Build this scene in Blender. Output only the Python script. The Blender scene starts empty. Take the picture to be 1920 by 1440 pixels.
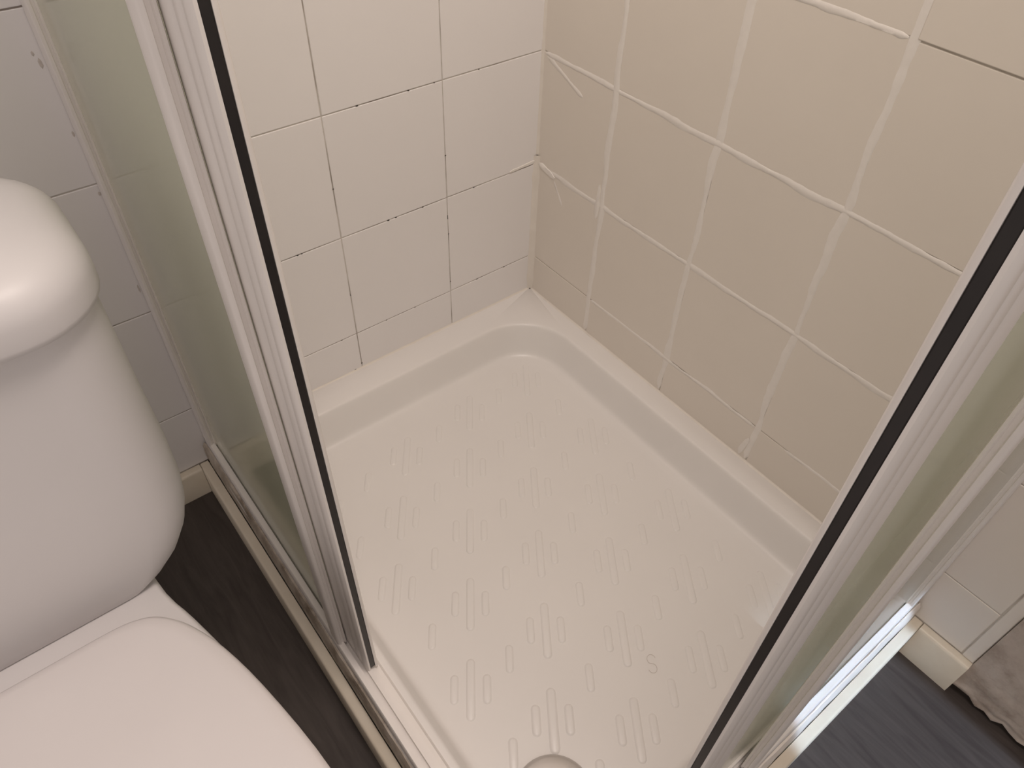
import bpy, bmesh, math, random
from mathutils import Vector, Matrix, noise

random.seed(7)
scene = bpy.context.scene
COL = scene.collection

# ------------------------------------------------------------------ camera
cam_data = bpy.data.cameras.new('camera')
cam = bpy.data.objects.new('camera', cam_data)
COL.objects.link(cam)
cam_data.sensor_fit = 'HORIZONTAL'
cam_data.sensor_width = 36.0
cam_data.lens = 36.0 * 1398.53 / 1920.0
cam_data.clip_start = 0.01
RIGHT = Vector((-0.78707291, 0.61624626, 0.0275097))
UP = Vector((-0.4290708, -0.57896205, 0.69332619))
BACK = Vector((0.44318674, 0.53389465, 0.72009862))
m3 = Matrix((RIGHT, UP, BACK)).transposed()
cam.matrix_world = Matrix.Translation((0.79935, 0.91737, 1.10099)) @ m3.to_4x4()
scene.camera = cam

# ------------------------------------------------------------------ world and lights
world = bpy.data.worlds.new('world')
scene.world = world
world.use_nodes = True
bg = world.node_tree.nodes['Background']
bg.inputs['Color'].default_value = (1.0, 0.885, 0.82, 1)
bg.inputs['Strength'].default_value = 0.50


def area_light(name, loc, direction, sx, sy, power, color, spread=180.0):
    d = bpy.data.lights.new(name, 'AREA')
    d.shape = 'RECTANGLE'
    d.size, d.size_y = sx, sy
    d.energy = power
    d.color = color
    d.spread = math.radians(spread)
    o = bpy.data.objects.new(name, d)
    o.location = loc
    o.rotation_euler = Vector(direction).to_track_quat('-Z', 'Y').to_euler()
    COL.objects.link(o)
    return o


# warm ceiling lamp of the bathroom
area_light('ceiling_lamp', (0.57, 0.86, 2.22), (-0.05, -0.09, -1.0), 0.45, 0.45, 17.0, (1.0, 0.87, 0.79))
# daylight slanting in low through the bathroom window
dl = Vector((0.0, -math.cos(math.radians(40)), -math.sin(math.radians(40))))
area_light('window_daylight', Vector((0.158, 1.0326, 0.0016)) - 1.5 * dl, dl, 0.262, 0.475, 0.42, (0.58, 0.76, 1.0), 1.2)

scene.view_settings.view_transform = 'Standard'
scene.view_settings.look = 'None'
scene.view_settings.gamma = 1.0
scene.view_settings.exposure = 0.11
scene.view_settings.use_curve_mapping = False


# ------------------------------------------------------------------ materials
def new_mat(name):
    m = bpy.data.materials.new(name)
    m.use_nodes = True
    nt = m.node_tree
    return m, nt, nt.nodes['Principled BSDF']


def noise_tex(nt, scale, detail=4.0, rough=0.55, vec=None):
    n = nt.nodes.new('ShaderNodeTexNoise')
    n.inputs['Scale'].default_value = scale
    n.inputs['Detail'].default_value = detail
    n.inputs['Roughness'].default_value = rough
    if vec is None:
        tc = nt.nodes.new('ShaderNodeNewGeometry')
        nt.links.new(tc.outputs['Position'], n.inputs['Vector'])
    else:
        nt.links.new(vec, n.inputs['Vector'])
    return n


def ramp(nt, src, stops):
    r = nt.nodes.new('ShaderNodeValToRGB')
    e = r.color_ramp.elements
    while len(e) < len(stops):
        e.new(0.5)
    for el, (p, c) in zip(e, stops):
        el.position = p
        el.color = (*c, 1)
    nt.links.new(src, r.inputs['Fac'])
    return r


def bump(nt, bsdf, src, strength, dist=0.001):
    b = nt.nodes.new('ShaderNodeBump')
    b.inputs['Strength'].default_value = strength
    b.inputs['Distance'].default_value = dist
    nt.links.new(src, b.inputs['Height'])
    nt.links.new(b.outputs['Normal'], bsdf.inputs['Normal'])


def simple(name, c0, c1, rough, scale=9.0, spec=0.5, bmp=0.0, bscale=60.0, metallic=0.0):
    m, nt, b = new_mat(name)
    n = noise_tex(nt, scale)
    r = ramp(nt, n.outputs['Fac'], [(0.35, c0), (0.68, c1)])
    nt.links.new(r.outputs['Color'], b.inputs['Base Color'])
    b.inputs['Roughness'].default_value = rough
    b.inputs['Specular IOR Level'].default_value = spec
    b.inputs['Metallic'].default_value = metallic
    if bmp:
        n2 = noise_tex(nt, bscale)
        bump(nt, b, n2.outputs['Fac'], bmp)
    return m


M = {}
M['tile_white'] = simple('tile_white', (0.83, 0.805, 0.80), (0.85, 0.825, 0.82), 0.38, 4.0, 0.4, 0.10, 22)
M['tile_cream'] = simple('tile_cream', (0.76, 0.705, 0.64), (0.78, 0.725, 0.66), 0.36, 4.0, 0.4, 0.12, 20)
M['smear'] = simple('painted_filler', (0.82, 0.78, 0.74), (0.85, 0.81, 0.77), 0.42, 60.0, 0.4, 0.3, 160)
M['tray'] = simple('tray_acrylic', (0.77, 0.745, 0.725), (0.79, 0.765, 0.745), 0.32, 5.0, 0.45)
M['ceramic'] = simple('white_ceramic', (0.68, 0.655, 0.655), (0.70, 0.675, 0.675), 0.45, 5.0, 0.5)
M['seat_plastic'] = simple('seat_plastic', (0.65, 0.615, 0.61), (0.67, 0.635, 0.63), 0.32, 5.0, 0.5)
M['frame_white'] = simple('white_coated_aluminium', (0.80, 0.76, 0.73), (0.84, 0.80, 0.77), 0.34, 12.0, 0.5)
M['seal_black'] = simple('black_magnet_rubber', (0.012, 0.009, 0.009), (0.018, 0.014, 0.013), 0.45, 30)
M['seal_clear'] = simple('clear_plastic_fin', (0.62, 0.58, 0.54), (0.66, 0.62, 0.58), 0.3, 20)
M['cream_wood'] = simple('cream_gloss_paint', (0.68, 0.61, 0.50), (0.73, 0.665, 0.56), 0.35, 18.0, 0.45, 0.15, 50)
M['silicone'] = simple('white_silicone', (0.74, 0.69, 0.63), (0.78, 0.73, 0.67), 0.35, 30.0, 0.5, 0.3, 90)
M['chrome'] = simple('brushed_waste_cover', (0.55, 0.52, 0.50), (0.58, 0.55, 0.53), 0.34, 10, 0.5, 0, 60, 0.6)
M['backing'] = simple('plain_wall', (0.60, 0.56, 0.51), (0.64, 0.60, 0.55), 0.8, 6)


def grout_mat(name, dark, light, black_at):
    m, nt, b = new_mat(name)
    n1 = noise_tex(nt, 14.0, 3)
    r1 = ramp(nt, n1.outputs['Fac'], [(0.38, dark), (0.60, light)])
    n2 = noise_tex(nt, 55.0, 2)
    r2 = ramp(nt, n2.outputs['Fac'], [(black_at, (0, 0, 0)), (black_at + 0.03, (1, 1, 1))])
    mx = nt.nodes.new('ShaderNodeMix')
    mx.data_type = 'RGBA'
    nt.links.new(r2.outputs['Color'], mx.inputs['Factor'])
    nt.links.new(r1.outputs['Color'], mx.inputs['A'])
    mx.inputs['B'].default_value = (0.06, 0.05, 0.045, 1)
    nt.links.new(mx.outputs['Result'], b.inputs['Base Color'])
    b.inputs['Roughness'].default_value = 0.8
    return m


M['grout_grey'] = grout_mat('grout_mouldy', (0.30, 0.26, 0.23), (0.60, 0.56, 0.52), 0.66)
M['grout_cream'] = grout_mat('grout_cream', (0.46, 0.41, 0.36), (0.62, 0.57, 0.51), 0.74)


def grime_mat():
    m, nt, b = new_mat('grimy_sealant')
    n1 = noise_tex(nt, 26.0, 5, 0.65)
    r1 = ramp(nt, n1.outputs['Fac'], [(0.30, (0.20, 0.155, 0.115)), (0.5, (0.42, 0.36, 0.30)), (0.72, (0.60, 0.54, 0.47))])
    nt.links.new(r1.outputs['Color'], b.inputs['Base Color'])
    b.inputs['Roughness'].default_value = 0.5
    n2 = noise_tex(nt, 70.0)
    bump(nt, b, n2.outputs['Fac'], 0.6, 0.002)
    return m


M['grime'] = grime_mat()


def glass_mat():
    m = bpy.data.materials.new('frosted_green_glass')
    m.use_nodes = True
    nt = m.node_tree
    nt.nodes.clear()
    out = nt.nodes.new('ShaderNodeOutputMaterial')
    tr = nt.nodes.new('ShaderNodeBsdfTransparent')
    tr.inputs['Color'].default_value = (0.94, 0.955, 0.92, 1)
    tl = nt.nodes.new('ShaderNodeBsdfTranslucent')
    tl.inputs['Color'].default_value = (0.82, 0.83, 0.745, 1)
    df = nt.nodes.new('ShaderNodeBsdfDiffuse')
    df.inputs['Color'].default_value = (0.80, 0.81, 0.73, 1)
    gl = nt.nodes.new('ShaderNodeBsdfGlossy')
    gl.inputs['Roughness'].default_value = 0.13
    fr = nt.nodes.new('ShaderNodeFresnel')
    fr.inputs['IOR'].default_value = 1.45
    m1 = nt.nodes.new('ShaderNodeMixShader')
    m1.inputs['Fac'].default_value = 0.5
    m2 = nt.nodes.new('ShaderNodeMixShader')
    m2.inputs['Fac'].default_value = 0.62
    m3_ = nt.nodes.new('ShaderNodeMixShader')
    n = noise_tex(nt, 30.0, 3)
    L = nt.links.new
    L(tl.outputs[0], m1.inputs[1]); L(df.outputs[0], m1.inputs[2])
    L(tr.outputs[0], m2.inputs[1]); L(m1.outputs[0], m2.inputs[2])
    ge = nt.nodes.new('ShaderNodeNewGeometry')
    inv = nt.nodes.new('ShaderNodeMath'); inv.operation = 'SUBTRACT'; inv.inputs[0].default_value = 1.0
    mul = nt.nodes.new('ShaderNodeMath'); mul.operation = 'MULTIPLY'
    L(ge.outputs['Backfacing'], inv.inputs[1])          # reflect once, at the outer face of the pane
    L(fr.outputs[0], mul.inputs[0]); L(inv.outputs[0], mul.inputs[1])
    L(mul.outputs[0], m3_.inputs['Fac'])
    L(m2.outputs[0], m3_.inputs[1]); L(gl.outputs[0], m3_.inputs[2])
    L(m3_.outputs[0], out.inputs['Surface'])
    return m


M['glass'] = glass_mat()


def floor_mat():
    m, nt, b = new_mat('dark_wood_vinyl')
    g = nt.nodes.new('ShaderNodeNewGeometry')
    mp = nt.nodes.new('ShaderNodeMapping')
    mp.inputs['Scale'].default_value = (70.0, 7.0, 1.0)
    mp.inputs['Rotation'].default_value = (0, 0, math.radians(14))
    nt.links.new(g.outputs['Position'], mp.inputs['Vector'])
    n = noise_tex(nt, 1.0, 6, 0.6, mp.outputs['Vector'])
    n.inputs['Distortion'].default_value = 1.2
    r = ramp(nt, n.outputs['Fac'], [(0.3, (0.040, 0.031, 0.0275)), (0.7, (0.070, 0.057, 0.051))])
    nt.links.new(r.outputs['Color'], b.inputs['Base Color'])
    b.inputs['Roughness'].default_value = 0.55
    b.inputs['Specular IOR Level'].default_value = 0.35
    bump(nt, b, n.outputs['Fac'], 0.25, 0.0006)
    return m


M['floor'] = floor_mat()


def plaster_mat():
    m, nt, b = new_mat('crumbling_plaster')
    n = noise_tex(nt, 22.0, 6, 0.65)
    r = ramp(nt, n.outputs['Fac'], [(0.28, (0.30, 0.235, 0.19)), (0.5, (0.46, 0.39, 0.335)), (0.75, (0.56, 0.49, 0.43))])
    nt.links.new(r.outputs['Color'], b.inputs['Base Color'])
    b.inputs['Roughness'].default_value = 0.7
    n2 = noise_tex(nt, 120.0, 5)
    bump(nt, b, n2.outputs['Fac'], 0.6, 0.002)
    return m


M['plaster'] = plaster_mat()


# ------------------------------------------------------------------ mesh helpers
def mesh_from(name, verts, faces, mat, smooth=False):
    me = bpy.data.meshes.new(name)
    me.from_pydata([tuple(v) for v in verts], [], faces)
    me.update()
    bm = bmesh.new()
    bm.from_mesh(me)
    bmesh.ops.recalc_face_normals(bm, faces=bm.faces)
    bm.to_mesh(me)
    bm.free()
    me.materials.append(M[mat])
    if smooth:
        me.polygons.foreach_set('use_smooth', [True] * len(me.polygons))
        try:
            me.set_sharp_from_angle(angle=math.radians(50))
        except Exception:
            pass
    return me


def add(name, me, parent=None, loc=(0, 0, 0)):
    o = bpy.data.objects.new(name, me)
    COL.objects.link(o)
    o.location = loc
    if parent is not None:
        o.parent = parent
    return o


def empty(name, loc=(0, 0, 0)):
    o = bpy.data.objects.new(name, None)
    o.empty_display_size = 0.05
    COL.objects.link(o)
    o.location = loc
    return o


def tag(o, label, cat, group=None):
    o['label'] = label
    o['category'] = cat
    if group:
        o['group'] = group
    return o


def struct(o, label=None, cat=None):
    o['kind'] = 'structure'
    if label:
        o['label'] = label
    if cat:
        o['category'] = cat
    return o


def box_mesh(name, lo, hi, mat, bev=0.0, seg=2):
    bm = bmesh.new()
    bmesh.ops.create_cube(bm, size=1.0)
    for v in bm.verts:
        v.co = Vector([(lo[i] + hi[i]) / 2 + v.co[i] * (hi[i] - lo[i]) for i in range(3)])
    if bev > 0:
        bmesh.ops.bevel(bm, geom=list(bm.edges), offset=bev, segments=seg, affect='EDGES', profile=0.6)
    me = bpy.data.meshes.new(name)
    bm.to_mesh(me)
    bm.free()
    me.materials.append(M[mat])
    if bev > 0:
        big = max(p.area for p in me.polygons) * 0.2
        for p in me.polygons:               # flat faces stay flat, only the rounded edges are smoothed
            p.use_smooth = p.area < big
    return me


def loft(name, rings, mat, cap0=True, cap1=True, smooth=True, closed=True):
    n = len(rings[0])
    verts, faces = [], []
    for r in rings:
        verts += r
    for i in range(len(rings) - 1):
        for j in range(n if closed else n - 1):
            k = (j + 1) % n
            faces.append((i * n + j, i * n + k, (i + 1) * n + k, (i + 1) * n + j))
    if cap0:
        faces.append(tuple(range(n - 1, -1, -1)))
    if cap1:
        faces.append(tuple(range((len(rings) - 1) * n, len(rings) * n)))
    return mesh_from(name, verts, faces, mat, smooth)


def rrect(x0, x1, y0, y1, r, z, n=8):
    """rounded rectangle ring; r = one radius or four (x0y0, x1y0, x1y1, x0y1)"""
    if not isinstance(r, (tuple, list)):
        r = (r,) * 4
    cs = [(x0 + r[0], y0 + r[0], math.pi, r[0]), (x1 - r[1], y0 + r[1], 1.5 * math.pi, r[1]),
          (x1 - r[2], y1 - r[2], 0.0, r[2]), (x0 + r[3], y1 - r[3], 0.5 * math.pi, r[3])]
    pts = []
    for cx, cy, a0, rr in cs:
        for i in range(n + 1):
            a = a0 + 0.5 * math.pi * i / n
            pts.append((cx + rr * math.cos(a), cy + rr * math.sin(a), z))
    return pts


# the two sides of the shower: s runs along the track away from its wall, t goes inwards from the plinth face
D0 = {'a': 0.715, 'b': 0.909}          # a: side next to the toilet, b: side next to the plastered wall
LEN = {'a': 0.909, 'b': 0.715}


def P(side, s, t, z):
    return (D0[side] - t, s, z) if side == 'a' else (s, D0[side] - t, z)


def prism_z(name, side, poly, z0, z1, mat):
    """poly: list of (s,t)"""
    n = len(poly)
    v = [P(side, s, t, z0) for s, t in poly] + [P(side, s, t, z1) for s, t in poly]
    f = [tuple(range(n)), tuple(range(2 * n - 1, n - 1, -1))]
    for i in range(n):
        k = (i + 1) % n
        f.append((i, k, n + k, n + i))
    return mesh_from(name, v, f, mat, True)


def prism_s(name, side, poly, s0, s1, mat, jitter=0.0, nseg=1):
    """poly: list of (t,z) swept along s; s0/s1 may be functions of t for mitred ends"""
    n = len(poly)
    v, f = [], []
    for k in range(nseg + 1):
        u = k / nseg
        for i, (t, z) in enumerate(poly):
            a = s0(t) if callable(s0) else s0
            b = s1(t) if callable(s1) else s1
            s = a + (b - a) * u
            dt = dz = 0.0
            if jitter:
                q = noise.noise(Vector((s * 22, i * 3.1, D0[side] * 9)))
                q2 = noise.noise(Vector((s * 60, i * 5.1 + 7, D0[side] * 9)))
                dt = jitter * (q + 0.5 * q2)
                dz = jitter * 0.6 * q2
            v.append(P(side, s, t + dt, z + dz))
    for k in range(nseg):
        for i in range(n):
            j = (i + 1) % n
            f.append((k * n + i, k * n + j, (k + 1) * n + j, (k + 1) * n + i))
    f.append(tuple(range(n)))
    f.append(tuple(range((nseg + 1) * n - 1, nseg * n - 1, -1)))
    return mesh_from(name, v, f, mat, True)


# ------------------------------------------------------------------ floor
FL = 0.027            # floor level
fl = add('floor', box_mesh('floor', (-0.12, -0.12, -0.05), (1.7, 2.3, FL), 'floor'))
struct(fl, 'dark grey wood-grain vinyl floor around the shower and toilet', 'floor')

# ------------------------------------------------------------------ walls with tiles
RIM = 0.13            # height of the tray rim
H3 = 0.2126           # first full horizontal joint
TS = 0.200            # tile module
GAP = 0.0018
rows = [H3 + i * TS for i in range(11)]

wl = empty('wall_left')
struct(wl, 'white painted tile wall behind the shower and toilet', 'wall')
add('masonry', box_mesh('masonry', (-0.12, -0.12, 0.0), (1.5, -0.009, 2.3), 'backing'), wl)
add('grout', box_mesh('grout', (0.0, -0.009, 0.02), (1.5, -0.0009, 2.24), 'grout_grey'), wl)
wr = empty('wall_right')
struct(wr, 'cream painted tile wall to the right of the shower corner', 'wall')
add('masonry', box_mesh('masonry', (-0.12, -0.009, 0.0), (-0.009, 1.6, 2.3), 'backing'), wr)
add('grout', box_mesh('grout', (-0.009, -0.0005, 0.02), (-0.0009, 0.984, 2.24), 'grout_cream'), wr)

tile_cache = {}


def tile(wall, a0, a1, z0, z1):
    """one tile on wall 'L' (a = x) or 'R' (a = y)"""
    w, h = a1 - a0 - GAP, z1 - z0 - GAP
    key = (wall, round(w, 4), round(h, 4))
    if key not in tile_cache:
        if wall == 'L':
            me = box_mesh('tile', (-w / 2, -0.006, -h / 2), (w / 2, 0.0, h / 2), 'tile_white', 0.0009, 2)
        else:
            me = box_mesh('tile', (-0.006, -w / 2, -h / 2), (0.0, w / 2, h / 2), 'tile_cream', 0.0012, 2)
        tile_cache[key] = me
    c, zc = (a0 + a1) / 2, (z0 + z1) / 2
    e = random.uniform(-0.0002, 0.0002) * (1.0 if wall == 'L' else 0.35)
    if wall == 'R' and a0 > 0.56 and z0 > 0.81:
        e += 0.0010                       # upper tiles here stand proud of the row below
    o = add('tile', tile_cache[key], wl if wall == 'L' else wr, (c, e, zc) if wall == 'L' else (e, c, zc))
    k = 0.0012 if wall == 'L' else 0.0004
    o.rotation_euler = (random.uniform(-k, k), 0, random.uniform(-k, k)) if wall == 'L' else (0, random.uniform(-k, k), random.uniform(-k, k))


xs = [0.0005, 0.1955, 0.3955, 0.5955, 0.7955, 0.9955, 1.1955, 1.3955]
for i in range(len(xs) - 1):
    z_low = RIM + 0.001 if xs[i + 1] < 0.7 else 0.089
    zz = [z_low] + rows
    for j in range(len(zz) - 1):
        tile('L', xs[i], xs[i + 1], zz[j], zz[j + 1])
ys = [0.0, 0.1716, 0.3700, 0.5683, 0.7667, 0.9665]
for i in range(len(ys) - 1):
    z_low = RIM + 0.001 if ys[i + 1] < 0.8 else 0.101
    zz = [z_low] + rows
    for j in range(len(zz) - 1):
        tile('R', ys[i], ys[i + 1], zz[j], zz[j + 1])
add('edge_strip', box_mesh('edge_strip', (-0.006, 0.9675, 0.101), (0.0012, 0.9835, 2.21), 'tile_cream', 0.001), wr)


# rough plaster beyond the tiles, broken away along the floor
def plaster():
    ny, nz = 46, 120
    y0, y1 = 0.9845, 1.55
    verts, faces = [], []
    for k in range(nz + 1):
        u = k / nz
        for j in range(ny + 1):
            y = y0 + (y1 - y0) * j / ny
            zb = 0.040 + 0.012 * noise.noise(Vector((y * 30, 3.3, 0))) + 0.006 * noise.noise(Vector((y * 90, 1.3, 0)))
            if j < 2:
                zb = max(zb, 0.038)
            z = zb + (2.2 - zb) * (u ** 2.2)
            rough = max(0.0, 1 - (z - zb) / 0.10)
            x = 0.004 + 0.0016 * noise.noise(Vector((y * 14, z * 14, 0.2)))
            x += rough * (0.004 * noise.noise(Vector((y * 55, z * 55, 4.1))) + 0.003 * noise.noise(Vector((y * 120, z * 120, 8.1))))
            if k == 0:
                x -= 0.006
            verts.append((x, y, z))
    n = ny + 1
    for k in range(nz):
        for j in range(ny):
            faces.append((k * n + j, k * n + j + 1, (k + 1) * n + j + 1, (k + 1) * n + j))
    # back edges down to the masonry
    b = len(verts)
    for j in range(n):
        verts.append((-0.0085, y0 + (y1 - y0) * j / ny, verts[j][2]))
    for j in range(ny):
        faces.append((j, b + j, b + j + 1, j + 1))
    b2 = len(verts)
    for k in range(nz + 1):
        verts.append((-0.0085, y0, verts[k * n][2]))
    for k in range(nz):
        faces.append((k * n, (k + 1) * n, b2 + k + 1, b2 + k))
    return mesh_from('plaster', verts, faces, 'plaster', True)


pl = add('plaster', plaster(), wr)
pl['label'] = 'rough crumbling brown plaster broken away at the floor'


# painted filler smeared over the joints of the right wall
def smear(name, wall, p0, p1, w_lo, w_hi, off, seed, mat, h=0.00024):
    """thin ragged ribbon of filler between two (a,z) points lying on the wall face"""
    p0, p1 = Vector(p0), Vector(p1)
    L = (p1 - p0).length
    d = (p1 - p0) / L
    nrm = Vector((-d.y, d.x))
    n = max(8, int(L / 0.004))
    verts, faces = [], []
    for i in range(n + 1):
        s = i / n * L

        def half(k):
            q = 0.5 + 0.5 * noise.noise(Vector((s * 19, seed + k, 0.5)))
            r = noise.noise(Vector((s * 75, seed + k, 1.5)))
            g = noise.noise(Vector((s * 230, seed + k, 3.5)))
            w = 0.5 * (w_lo + (w_hi - w_lo) * q * q * 1.6) + 0.0010 * r + 0.0005 * g
            return max(0.0010, w) * min(1.0, 0.25 + min(s, L - s) / 0.012)
        c = p0 + d * s + nrm * (off + 0.0016 * noise.noise(Vector((s * 14, seed + 9.0, 2.5))))
        lump = 1.0 + 0.5 * noise.noise(Vector((s * 60, seed + 4.0, 6.5)))
        a, b = half(0.0), half(31.0)
        for u, hh in ((-a, -0.00030), (-a * 0.86, h * 0.8), (0.0, h * lump), (b * 0.86, h * 0.8), (b, -0.00030)):
            p = c + nrm * u
            verts.append((p.x, hh, p.y) if wall == 'L' else (hh, p.x, p.y))
    for i in range(n):
        for j in range(4):
            k = i * 5 + j
            faces.append((k, k + 1, k + 6, k + 5))
    return mesh_from(name, verts, faces, mat, True)


def add_smear(wall, p0, p1, lo, hi, off, seed, h=0.00024):
    add('filler_smear', smear('filler_smear', wall, p0, p1, lo, hi, off, seed, 'smear', h), wr if wall == 'R' else wl)


W = ys[1:5]
for i, y in enumerate(W[:3]):
    add_smear('R', (y, RIM + 0.006), (y, 1.2), 0.006, 0.019, 0.0026, 10.0 + 7 * i, 0.00026)
for j in range(1, 3):
    add_smear('R', (0.006, rows[j]), (0.87, rows[j]), 0.006, 0.015, -0.0022, 60.0 + 9 * j)
add_smear('R', (0.21, rows[3]), (0.56, rows[3]), 0.005, 0.013, -0.001, 95.0)
add_smear('R', (0.175, H3), (0.56, H3), 0.003, 0.013, -0.001, 101.0)
add_smear('R', (0.62, H3), (0.75, H3), 0.003, 0.009, -0.001, 107.0)
# lumps and drags of filler at the corner
add_smear('R', (0.004, rows[1] + 0.002), (0.05, rows[1] - 0.007), 0.008, 0.018, 0.0, 120.0, 0.0014)
add_smear('R', (0.05, rows[1] - 0.012), (0.075, rows[1] - 0.05), 0.003, 0.008, 0.0, 121.0)
add_smear('R', (0.012, rows[2] - 0.006), (0.10, rows[2] - 0.040), 0.005, 0.016, 0.0, 123.0, 0.0002)
add_smear('R', (0.160, rows[1] + 0.035), (0.160, rows[1] - 0.03), 0.006, 0.013, 0.0, 124.0, 0.0006)
add_smear('R', (0.170, H3 - 0.005), (0.166, RIM + 0.008), 0.006, 0.010, 0.0, 125.0, 0.0008)
add_smear('R', (0.560, H3 - 0.03), (0.552, RIM + 0.006), 0.005, 0.012, 0.0, 126.0, 0.0010)
add_smear('L', (0.003, rows[1] + 0.005), (0.062, rows[1] + 0.001), 0.004, 0.010, 0.002, 122.0, 0.0012)


# bead in the vertical corner
def corner_bead(z0, z1, w0, w1):
    n = int((z1 - z0) / 0.006)
    verts, faces = [], []
    for i in range(n + 1):
        z = z0 + (z1 - z0) * i / n
        w = w0 + (w1 - w0) * i / n
        w *= 1.0 + 0.25 * noise.noise(Vector((z * 40, 5.0, 1.0)))
        for a in range(5):
            th = a / 4
            # concave fillet between the two walls
            x = w * (1 - th) ** 1.7
            y = w * th ** 1.7
            verts.append((x + 0.0002 - (0.0015 if a == 4 else 0), y + 0.0002 - (0.0015 if a == 0 else 0), z))
    for i in range(n):
        for j in range(4):
            k = i * 5 + j
            faces.append((k, k + 1, k + 6, k + 5))
    return mesh_from('corner_sealant', verts, faces, 'silicone', True)


add('corner_sealant', corner_bead(0.131, 0.43, 0.011, 0.010), wl)
add('corner_sealant', corner_bead(0.43, 2.2, 0.0045, 0.004), wl)

# small scattered mould spots in the joints of the left wall
spot_bm = bmesh.new()
bmesh.ops.create_icosphere(spot_bm, subdivisions=1, radius=1.0)
spot_me = bpy.data.meshes.new('mould_spot')
spot_bm.to_mesh(spot_me)
spot_bm.free()
M['mould'] = simple('black_mould', (0.03, 0.026, 0.022), (0.06, 0.05, 0.045), 0.8, 200)
spot_me.materials.append(M['mould'])
for x, z, s in ((0.31, rows[1], 1.6), (0.296, rows[1], 1.5), (0.244, rows[1], 1.5), (0.47, rows[1], 1.6), (0.463, rows[1], 1.2),
                (0.34, rows[2], 1.3), (0.255, rows[2], 1.3), (0.21, rows[2], 0.9), (0.128, rows[2], 1.0), (0.14, rows[1], 1.0),
                (0.07, rows[0], 1.0), (0.135, rows[0], 0.9), (0.275, rows[0], 0.9), (0.335, rows[0], 0.9), (0.425, rows[0], 0.9),
                (0.1955, 0.49, 1.2), (0.1955, 0.235, 1.0), (0.3955, 0.50, 1.0), (0.3955, 0.14, 1.4), (0.41, 0.1325, 1.4), (0.1955, 0.34, 0.8)):
    o = add('mould_spot', spot_me, wl, (x, -0.0002, z))
    o.scale = (0.0012 * s * random.uniform(1, 1.8), 0.0007, 0.0009 * s)

# stains on the wall beside the wall channel next to the toilet
M['stain'] = simple('damp_stain', (0.55, 0.50, 0.46), (0.62, 0.57, 0.53), 0.7, 150)
stain_me = spot_me.copy()
stain_me.materials.clear()
stain_me.materials.append(M['stain'])
for x, z, sx, sz in ((0.6975, 0.757, 0.0022, 0.006), (0.701, 0.768, 0.0016, 0.003), (0.695, 0.677, 0.0015, 0.004), (0.694, 0.60, 0.002, 0.003), (0.695, 0.455, 0.0014, 0.007)):
    o = add('damp_stain', stain_me, wl, (x, 0.0, z))
    o.scale = (sx, 0.0005, sz)

# ------------------------------------------------------------------ skirting boards and plinth
SK = 0.088            # top of the skirting behind the toilet
SKB = 0.100           # top of the skirting on the plastered side


def board_x(name, x0, x1, mat):
    prof = [(0.0, FL), (0.014, FL), (0.014, SK - 0.004), (0.012, SK - 0.001), (0.009, SK), (0.0, SK)]
    rings = [[(x, y, z) for y, z in prof] for x in (x0, x1)]
    return loft(name, rings, mat)


def board_y(name, y0, y1, mat):
    prof = [(0.0, FL), (0.014, FL), (0.014, SKB - 0.004), (0.012, SKB - 0.001), (0.009, SKB), (0.0, SKB)]
    rings = [[(x, y, z) for x, z in prof] for y in (y0, y1)]
    return loft(name, rings, mat)


o = add('baseboard_left', board_x('baseboard_left', 0.7155, 1.5, 'cream_wood'))
struct(o, 'cream painted skirting board running behind the toilet', 'skirting')
o = add('baseboard_right', board_y('baseboard_right', 0.9095, 0.984, 'cream_wood'))
struct(o, 'short yellowed skirting board between shower and rough plaster', 'skirting')
plinth_profile = lambda k: [(0.0, FL), (0.0, k - 0.003), (0.0015, k - 0.0006), (0.004, k), (0.0145, k), (0.0145, FL)]
o = add('trim_1', prism_s('trim_1', 'a', plinth_profile(SK), 0.0005, lambda t: LEN['a'] - t, 'cream_wood'))
struct(o, 'cream plinth board along the shower base beside the toilet', 'plinth')
o = add('trim_2', prism_s('trim_2', 'b', plinth_profile(SKB), 0.0005, lambda t: LEN['b'] - t, 'cream_wood'))
struct(o, 'cream plinth board along the shower base in the daylight patch', 'plinth')

# ------------------------------------------------------------------ shower tray
TX, TY = D0['a'] - 0.0165, D0['b'] - 0.0165
FZ = 0.070            # height of the tray bottom
tray = empty('shower_tray', (0, 0, 0))
tag(tray, 'white shower tray with raised anti-slip ridges and a broad rim', 'shower tray')


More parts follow.
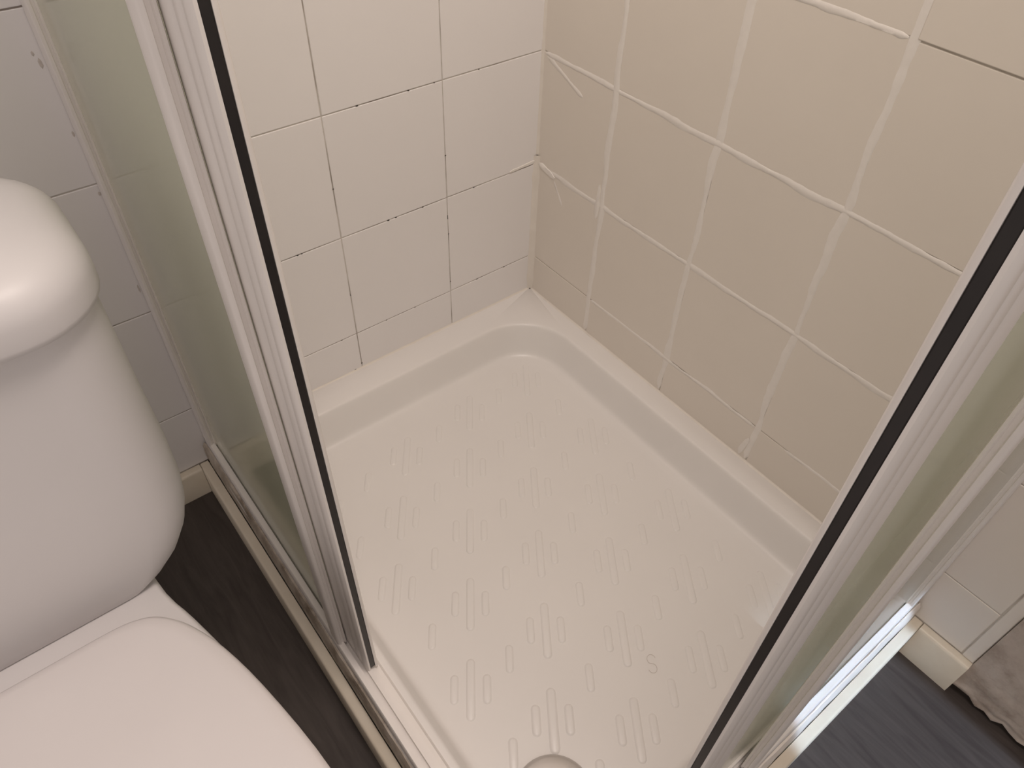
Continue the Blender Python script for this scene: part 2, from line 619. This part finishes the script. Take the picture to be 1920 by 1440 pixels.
def tray_body():
    N = 10
    rad = lambda f: (0.112 * f, 0.10 * f, 0.10 * f, 0.10 * f)
    X0, X1, Y0, Y1 = 0.038, 0.650, 0.056, 0.845       # inner edge of the rim
    R = []
    e = 0.0006
    R.append(rrect(e, TX, e, TY, 0.004, FL + 0.001, N))
    R.append(rrect(e, TX, e, TY, 0.004, RIM - 0.006, N))
    R.append(rrect(e + 0.001, TX - 0.002, e + 0.001, TY - 0.002, 0.005, RIM - 0.0015, N))
    R.append(rrect(e + 0.002, TX - 0.006, e + 0.002, TY - 0.006, 0.006, RIM, N))
    R.append(rrect(X0 - 0.008, X1 + 0.008, Y0 - 0.008, Y1 + 0.008, rad(1.06), RIM + 0.0002, N))
    # rounded lip, slope, rounded foot
    prof = [(-0.002, -0.0001), (0.001, -0.0008), (0.0033, -0.0028), (0.0052, -0.0062), (0.0085, -0.014), (0.015, -0.030),
            (0.0215, -0.045), (0.0245, -0.0515), (0.0275, -0.0555), (0.0315, -0.0585), (0.037, -0.0598), (0.046, -0.060)]
    for t, dz in prof:
        # the two wall sides slope out further than the two door sides
        kb, kr, kf = 1.0, 0.95, 0.72
        R.append(rrect(X0 + t * kr, X1 - t * kf, Y0 + t * kb, Y1 - t * kf, rad(1 - t * 6.0), RIM + dz, N))
    dx, dy = 0.567, 0.752
    last = R[-1]
    for f in (0.75, 0.5, 0.3):
        R.append([(dx + (p[0] - dx) * f, dy + (p[1] - dy) * f, FZ - 0.0006 * (1 - f)) for p in last])
    rr = R[-1]
    R.append([(dx + 0.04 * math.cos(math.atan2(p[1] - dy, p[0] - dx)), dy + 0.04 * math.sin(math.atan2(p[1] - dy, p[0] - dx)), FZ - 0.001) for p in rr])
    return loft('tray_body', R, 'tray', True, True)


add('tray_body', tray_body(), tray)


def capsule(name, half_len, w, h):
    """raised round-ended ridge lying along local x"""
    rings = []
    n = 6
    for inset, z in ((-0.0006, -0.0006), (0.0008, h * 0.35), (0.0018, h * 0.8), (0.003, h)):
        ww = w / 2 - inset
        hl = half_len - w / 2
        ring = []
        for i in range(n + 1):
            a = -math.pi / 2 + math.pi * i / n
            ring.append((hl + ww * math.cos(a), ww * math.sin(a), z))
        for i in range(n + 1):
            a = math.pi / 2 + math.pi * i / n
            ring.append((-hl + ww * math.cos(a), ww * math.sin(a), z))
        rings.append(ring)
    return loft(name, rings, 'tray', False, True)


long_me = capsule('ridge', 0.043, 0.0125, 0.0014)
short_me = capsule('ridge', 0.0205, 0.0115, 0.0013)
UA = math.radians(54.3)
U = Vector((math.cos(UA), math.sin(UA)))
V = Vector((U.y, -U.x))
PER = Vector((0.0742, 0.1035))
cols = [Vector((0.660, 0.3005)), Vector((0.569, 0.3875)), Vector((0.4955, 0.4745)), Vector((0.432, 0.5745)), Vector((0.350, 0.653)),
        Vector((0.2775, 0.7470)), Vector((0.2035, 0.840))]


def inside(p, mx, my):
    if not (0.088 + mx < p.x < 0.612 - mx and 0.118 + my < p.y < 0.795 - my):
        return False
    if p.x < 0.16 and p.y < 0.19 and (p - Vector((0.16, 0.19))).length > 0.075:
        return False
    return (p - Vector((0.567, 0.752))).length > 0.052 + max(mx, my) * 0.8


def ridge(p, me):
    o = add('ridge', me, tray, (p.x, p.y, FZ - 0.0002))
    o.rotation_euler = (0, 0, UA)


for ci, c0 in enumerate(cols):
    for k in range(-8, 6):
        c = c0 + PER * k
        if inside(c, 0.012, 0.02):
            ridge(c, long_me)
        for s in (-1, 1):
            q = c + V * (0.0225 * s)
            if inside(q, 0.006, 0.01):
                ridge(q, short_me)
        if ci + 1 < len(cols):
            q = (c + cols[ci + 1] + PER * k) / 2 + PER * 0.5
            if inside(q, 0.006, 0.01):
                ridge(q, short_me)

# waste cover: shallow dome with a ring
wc = []
for r, z in ((0.051, FZ - 0.0005), (0.052, FZ + 0.002), (0.050, FZ + 0.0045), (0.046, FZ + 0.006), (0.038, FZ + 0.0072), (0.024, FZ + 0.0082), (0.008, FZ + 0.0085)):
    wc.append([(0.567 + r * math.cos(a * math.pi / 20), 0.752 + r * math.sin(a * math.pi / 20), z) for a in range(40)])
o = add('waste_cover', loft('waste_cover', wc, 'chrome', False, True), tray)
o['label'] = 'round satin metal waste cover'


# sealant beads between tray and walls, and the grimy sealant below the tracks
def tray_bead(axis, length, w):
    n = int(length / 0.008)
    verts, faces = [], []
    for i in range(n + 1):
        s = 0.004 + (length - 0.004) * i / n
        ww = w * (1 + 0.35 * noise.noise(Vector((s * 30, 2.0 + axis, 0))))
        for a, (u, v) in enumerate(((-0.0006, 1.0), (0.25, 0.35), (0.9, -0.05))):
            d, z = (u * ww if u > 0 else u), RIM + v * ww
            verts.append((s, d, z) if axis == 0 else (d, s, z))
    for i in range(n):
        for j in range(2):
            k = i * 3 + j
            faces.append((k, k + 1, k + 4, k + 3))
    return mesh_from('sealant_bead', verts, faces, 'silicone', True)


add('sealant_bead', tray_bead(0, 0.69, 0.0032), tray)
add('sealant_bead', tray_bead(1, 0.885, 0.0030), tray)
for side in ('a', 'b'):
    k = SK if side == 'a' else SKB
    G = [(0.0170, k - 0.002), (0.0157, k + 0.006), (0.0150, k + 0.014), (0.0152, k + 0.022), (0.0165, RIM - 0.003), (0.0195, RIM + 0.003),
         (0.0215, RIM + 0.003), (0.0220, k - 0.002)]
    o = add('sealant_strip', prism_s('sealant_strip', side, G, 0.002, lambda t: LEN[side] - t, 'grime' if side == 'a' else 'silicone', 0.0010, 120), tray)
    o['label'] = 'brown stained sealant strip below the track' if side == 'a' else 'white sealant strip below the track'

# ------------------------------------------------------------------ shower enclosure: wall channels, tracks, fixed panes
TOP = 1.90
TRK = 0.150
screens = {'a': empty('fixed_shower_screen', P('a', 0.2, 0.030, RIM)), 'b': empty('fixed_shower_screen', P('b', 0.2, 0.030, RIM))}
tag(screens['a'], 'fixed greenish glass shower screen with white frame, beside the toilet', 'shower screen', 'fixed shower screens')
tag(screens['b'], 'fixed greenish glass shower screen with white frame, in the daylight patch', 'shower screen', 'fixed shower screens')




def put_at(name, me, parent):
    """mesh given in world coordinates, parent is an unrotated empty"""
    o = bpy.data.objects.new(name, me)
    COL.objects.link(o)
    o.parent = parent
    o.location = -Vector(parent.location)
    return o


def sub_box(name, side, s0, s1, t0, t1, z0, z1, mat, bev=0.0008):
    a, b = P(side, s0, t0, z0), P(side, s1, t1, z1)
    lo = [min(a[i], b[i]) for i in range(3)]
    hi = [max(a[i], b[i]) for i in range(3)]
    return box_mesh(name, lo, hi, mat, bev)


FIX = {'a': 0.453, 'b': 0.385}
for side in ('a', 'b'):
    L = LEN[side]
    enc = screens[side]
    # bottom track: outer lip, slot, inner ledge with fine ribs
    tr = [(0.0225, RIM + 0.0005), (0.0225, TRK - 0.002), (0.0240, TRK), (0.0312, TRK), (0.0312, TRK - 0.011), (0.0366, TRK - 0.011),
          (0.0366, TRK - 0.004), (0.0420, TRK - 0.004), (0.0420, TRK - 0.0055), (0.0440, TRK - 0.0055), (0.0440, TRK - 0.0075),
          (0.0475, TRK - 0.0075), (0.0475, TRK - 0.010), (0.0530, TRK - 0.011), (0.0560, RIM + 0.002), (0.0570, RIM + 0.0005)]
    put_at('bottom_track', prism_s('bottom_track', side, tr, 0.006, lambda t: L - t, 'frame_white'), enc)
    # wall channel
    wch = [(0.0006, 0.0225), (0.030, 0.0225), (0.0312, 0.0237), (0.0312, 0.0268), (0.0295, 0.0275), (0.0295, 0.0300), (0.0312, 0.0305),
           (0.0312, 0.0385), (0.030, 0.0397), (0.0006, 0.0397)]
    put_at('wall_channel', prism_z('wall_channel', side, wch, TRK - 0.004, TOP, 'frame_white'), enc)
    # fixed pane, its end profile and a slim glazing strip
    put_at('glass_pane', sub_box('glass_pane', side, 0.024, FIX[side] - 0.012, 0.0325, 0.0356, TRK - 0.009, TOP - 0.01, 'glass', 0.0), enc)
    s1 = FIX[side]
    ep = [(s1 - 0.026, 0.0250), (s1 - 0.020, 0.0232), (s1 - 0.003, 0.0232), (s1, 0.0250), (s1 + 0.0006, 0.0275), (s1 - 0.0020, 0.0285),
          (s1 - 0.0020, 0.0315), (s1 + 0.0004, 0.0325), (s1, 0.0345), (s1 - 0.0015, 0.0352), (s1 - 0.026, 0.0352)]
    put_at('end_profile', prism_z('end_profile', side, ep, TRK - 0.001, TOP, 'frame_white'), enc)
    put_at('top_rail', prism_s('top_rail', side, [(0.0215, TOP), (0.0215, TOP + 0.04), (0.056, TOP + 0.04), (0.056, TOP)], 0.001, lambda t: L - t, 'frame_white'), enc)
put_at('corner_sealant', box_mesh('corner_sealant', (0.0005, 0.868, TRK - 0.004), (0.020, 0.884, TRK + 0.004), 'silicone', 0.003, 3), screens['b'])
put_at('corner_sealant', box_mesh('corner_sealant', (0.678, 0.0005, TRK - 0.004), (0.693, 0.020, TRK + 0.004), 'silicone', 0.003, 3), screens['a'])


# ------------------------------------------------------------------ sliding doors
def door(side, s_lead, width, label, tilt):
    base = Vector(P(side, s_lead - width / 2, 0.0435, TRK - 0.006))
    d = empty('shower_door', base)
    tag(d, label, 'shower door', 'sliding shower doors')
    if side == 'b':
        d.rotation_euler = (tilt, 0, 0)
    z0, z1 = TRK - 0.0035, TOP + 0.005
    s0 = s_lead - width
    lead = [(s_lead - 0.060, 0.0372), (s_lead - 0.055, 0.0362), (s_lead - 0.034, 0.0362), (s_lead - 0.032, 0.0375), (s_lead - 0.030, 0.0375), (s_lead - 0.028, 0.0362), (s_lead - 0.016, 0.0362), (s_lead - 0.0145, 0.0375), (s_lead - 0.0125, 0.0375),
            (s_lead - 0.011, 0.0362), (s_lead - 0.003, 0.0362), (s_lead, 0.0385), (s_lead, 0.0408), (s_lead - 0.004, 0.0408),
            (s_lead - 0.004, 0.0478), (s_lead, 0.0478), (s_lead, 0.0505), (s_lead - 0.0015, 0.0518), (s_lead - 0.060, 0.0518)]
    lp = put_at('leading_profile', prism_z('leading_profile', side, lead, z0, z1, 'frame_white'), d)
    o = add('magnetic_seal', sub_box('magnetic_seal', side, s_lead - 0.004, s_lead - 0.0006, 0.0409, 0.0477, z0 + 0.004, z1, 'seal_black', 0.0008), lp)
    o['label'] = 'black magnetic closing strip'
    put_at('glass_pane', sub_box('glass_pane', side, s0 + 0.01, s_lead - 0.056, 0.0420, 0.0455, z0 + 0.010, z1 - 0.02, 'glass', 0.0), d)
    tp = [(s0, 0.0385), (s0 + 0.020, 0.0385), (s0 + 0.020, 0.0500), (s0, 0.0500)]
    put_at('trailing_profile', prism_z('trailing_profile', side, tp, z0, z1, 'frame_white'), d)
    put_at('bottom_profile', sub_box('bottom_profile', side, s0 + 0.02, s_lead - 0.060, 0.0390, 0.0490, z0, z0 + 0.016, 'frame_white', 0.001), d)
    return d


door('a', 0.505, 0.44, 'sliding glass door with black edge strip, beside the toilet', 0.0)
door('b', 0.525, 0.35, 'sliding glass door with black edge strip, on the daylit side', math.radians(0.7))

# ------------------------------------------------------------------ toilet
toi = empty('toilet', (0.955, 0.55, FL))
tag(toi, 'white ceramic close-coupled toilet with closed seat cover', 'toilet')
CX = 0.955


def crect(hx, y0, y1, r, z, n=8):
    return rrect(CX - hx, CX + hx, y0, y1, r, z, n)


R = []
for z, hx, y0, y1, r in ((0.398, 0.118, 0.250, 0.402, 0.030), (0.402, 0.128, 0.246, 0.407, 0.034), (0.412, 0.146, 0.242, 0.4085, 0.040), (0.428, 0.163, 0.239, 0.4105, 0.045),
                         (0.450, 0.176, 0.237, 0.412, 0.048), (0.475, 0.184, 0.236, 0.4125, 0.050), (0.505, 0.188, 0.235, 0.4125, 0.051),
                         (0.55, 0.1895, 0.235, 0.4120, 0.052), (0.62, 0.189, 0.235, 0.4110, 0.052), (0.70, 0.1895, 0.235, 0.4100, 0.052), (0.742, 0.1895, 0.235, 0.4095, 0.052)):
    R.append(crect(hx, y0, y1, r, z))
cis = put_at('cistern', loft('cistern', R, 'ceramic'), toi)
R = []
for i, z in ((0.012, 0.731), (0.003, 0.7312), (0.0007, 0.733), (0.0, 0.738), (0.0, 0.754), (0.001, 0.761), (0.004, 0.768), (0.009, 0.7745), (0.016, 0.779), (0.025, 0.782),
             (0.040, 0.7837), (0.065, 0.785)):
    R.append(crect(0.1965 - i, 0.226 + i, 0.4215 - i, max(0.012, 0.066 - i * 0.6), z))
add('cistern_lid', loft('cistern_lid', R, 'ceramic'), cis)


def outline(half, z, dy=0.0, f=1.0, g=0.0):
    """half: list of (y, half width) back to front -> closed ring"""
    cy = 0.56
    rt = [(CX - (w * f - g), cy + (y + dy - cy) * f, z) for y, w in half]
    lf = [(CX + (w * f - g), cy + (y + dy - cy) * f, z) for y, w in reversed(half)]
    return rt + lf


def smooth_half(pts, n=44):
    """resample a polyline by Catmull-Rom"""
    out = []
    m = len(pts)
    for k in range(n + 1):
        u = k / n * (m - 1)
        i = min(int(u), m - 2)
        t = u - i
        p = [Vector(pts[max(0, min(m - 1, i + d))]) for d in (-1, 0, 1, 2)]
        q = 0.5 * ((2 * p[1]) + (-p[0] + p[2]) * t + (2 * p[0] - 5 * p[1] + 4 * p[2] - p[3]) * t * t + (-p[0] + 3 * p[1] - 3 * p[2] + p[3]) * t ** 3)
        out.append((q.x, max(0.0005, q.y)))
    return out


pan_h = smooth_half([(0.185, 0.03), (0.187, 0.08), (0.20, 0.105), (0.30, 0.115), (0.405, 0.122), (0.455, 0.1345), (0.508, 0.147), (0.571, 0.1605), (0.651, 0.173), (0.72, 0.174),
                     (0.79, 0.158), (0.85, 0.122), (0.885, 0.08), (0.90, 0.04), (0.903, 0.0)])
R = []
for z, f, g in ((FL + 0.0005, 0.74, 0.030), (0.045, 0.74, 0.034), (0.10, 0.70, 0.036), (0.20, 0.76, 0.026), (0.28, 0.88, 0.012), (0.34, 0.96, 0.004), (0.375, 1.0, 0.0),
                (0.392, 1.0, 0.0), (0.397, 0.994, 0.001), (0.3995, 0.982, 0.002)):
    R.append(outline(pan_h, z, 0.0, f, g * 1.0))
put_at('pan', loft('pan', R, 'ceramic'), toi)
cov_h = smooth_half([(0.4480, 0.03), (0.4482, 0.070), (0.4505, 0.090), (0.457, 0.107), (0.470, 0.121), (0.490, 0.1335), (0.525, 0.1475), (0.58, 0.161), (0.66, 0.1735), (0.72, 0.175),
                     (0.79, 0.161), (0.85, 0.125), (0.888, 0.082), (0.904, 0.04), (0.907, 0.0)])
R = [outline(cov_h, z, 0, f, 0.0) for z, f in ((0.4005, 0.965), (0.402, 0.975), (0.411, 0.978), (0.413, 0.97))]
put_at('seat', loft('seat', R, 'seat_plastic'), toi)
R = [outline(cov_h, z, 0, f, 0.0) for z, f in ((0.4135, 0.985), (0.416, 0.997), (0.422, 1.0), (0.427, 0.998), (0.431, 0.988), (0.4335, 0.965), (0.435, 0.90), (0.4365, 0.7), (0.437, 0.4), (0.437, 0.15))]
put_at('seat_cover', loft('seat_cover', R, 'seat_plastic'), toi)

# ------------------------------------------------------------------ a hair left on the tray
def tube(name, pts, r, mat):
    rings = []
    for i, p in enumerate(pts):
        a, b = Vector(pts[max(0, i - 1)]), Vector(pts[min(len(pts) - 1, i + 1)])
        d = (b - a).normalized()
        n1 = d.cross(Vector((0, 0, 1))).normalized()
        n2 = n1.cross(d)
        rings.append([tuple(Vector(p) + r * (math.cos(k * math.pi / 3) * n1 + math.sin(k * math.pi / 3) * n2)) for k in range(6)])
    return loft(name, rings, mat)


M['hair'] = simple('brown_hair', (0.38, 0.30, 0.25), (0.44, 0.36, 0.31), 0.5, 50)
hc = Vector((0.345, 0.705))
pts = []
for i in range(33):
    u = i / 32
    if u < 0.5:
        a = math.radians(20 + 230 * (u / 0.5))
        q = Vector((0.0062 * math.cos(a), 0.0068 + 0.0068 * math.sin(a)))
    else:
        a = math.radians(70 - 230 * ((u - 0.5) / 0.5))
        q = Vector((0.0062 * math.cos(a) , -0.0062 + 0.0068 * math.sin(a)))
    w = hc + q.x * Vector((-0.787, 0.616)) + q.y * Vector((-0.595, -0.803))
    pts.append((w.x, w.y, FZ + 0.0006))
tag(add('hair_strand', tube('hair_strand', pts, 0.00017, 'hair')), 'fine curled brown hair lying on the white shower tray', 'hair')
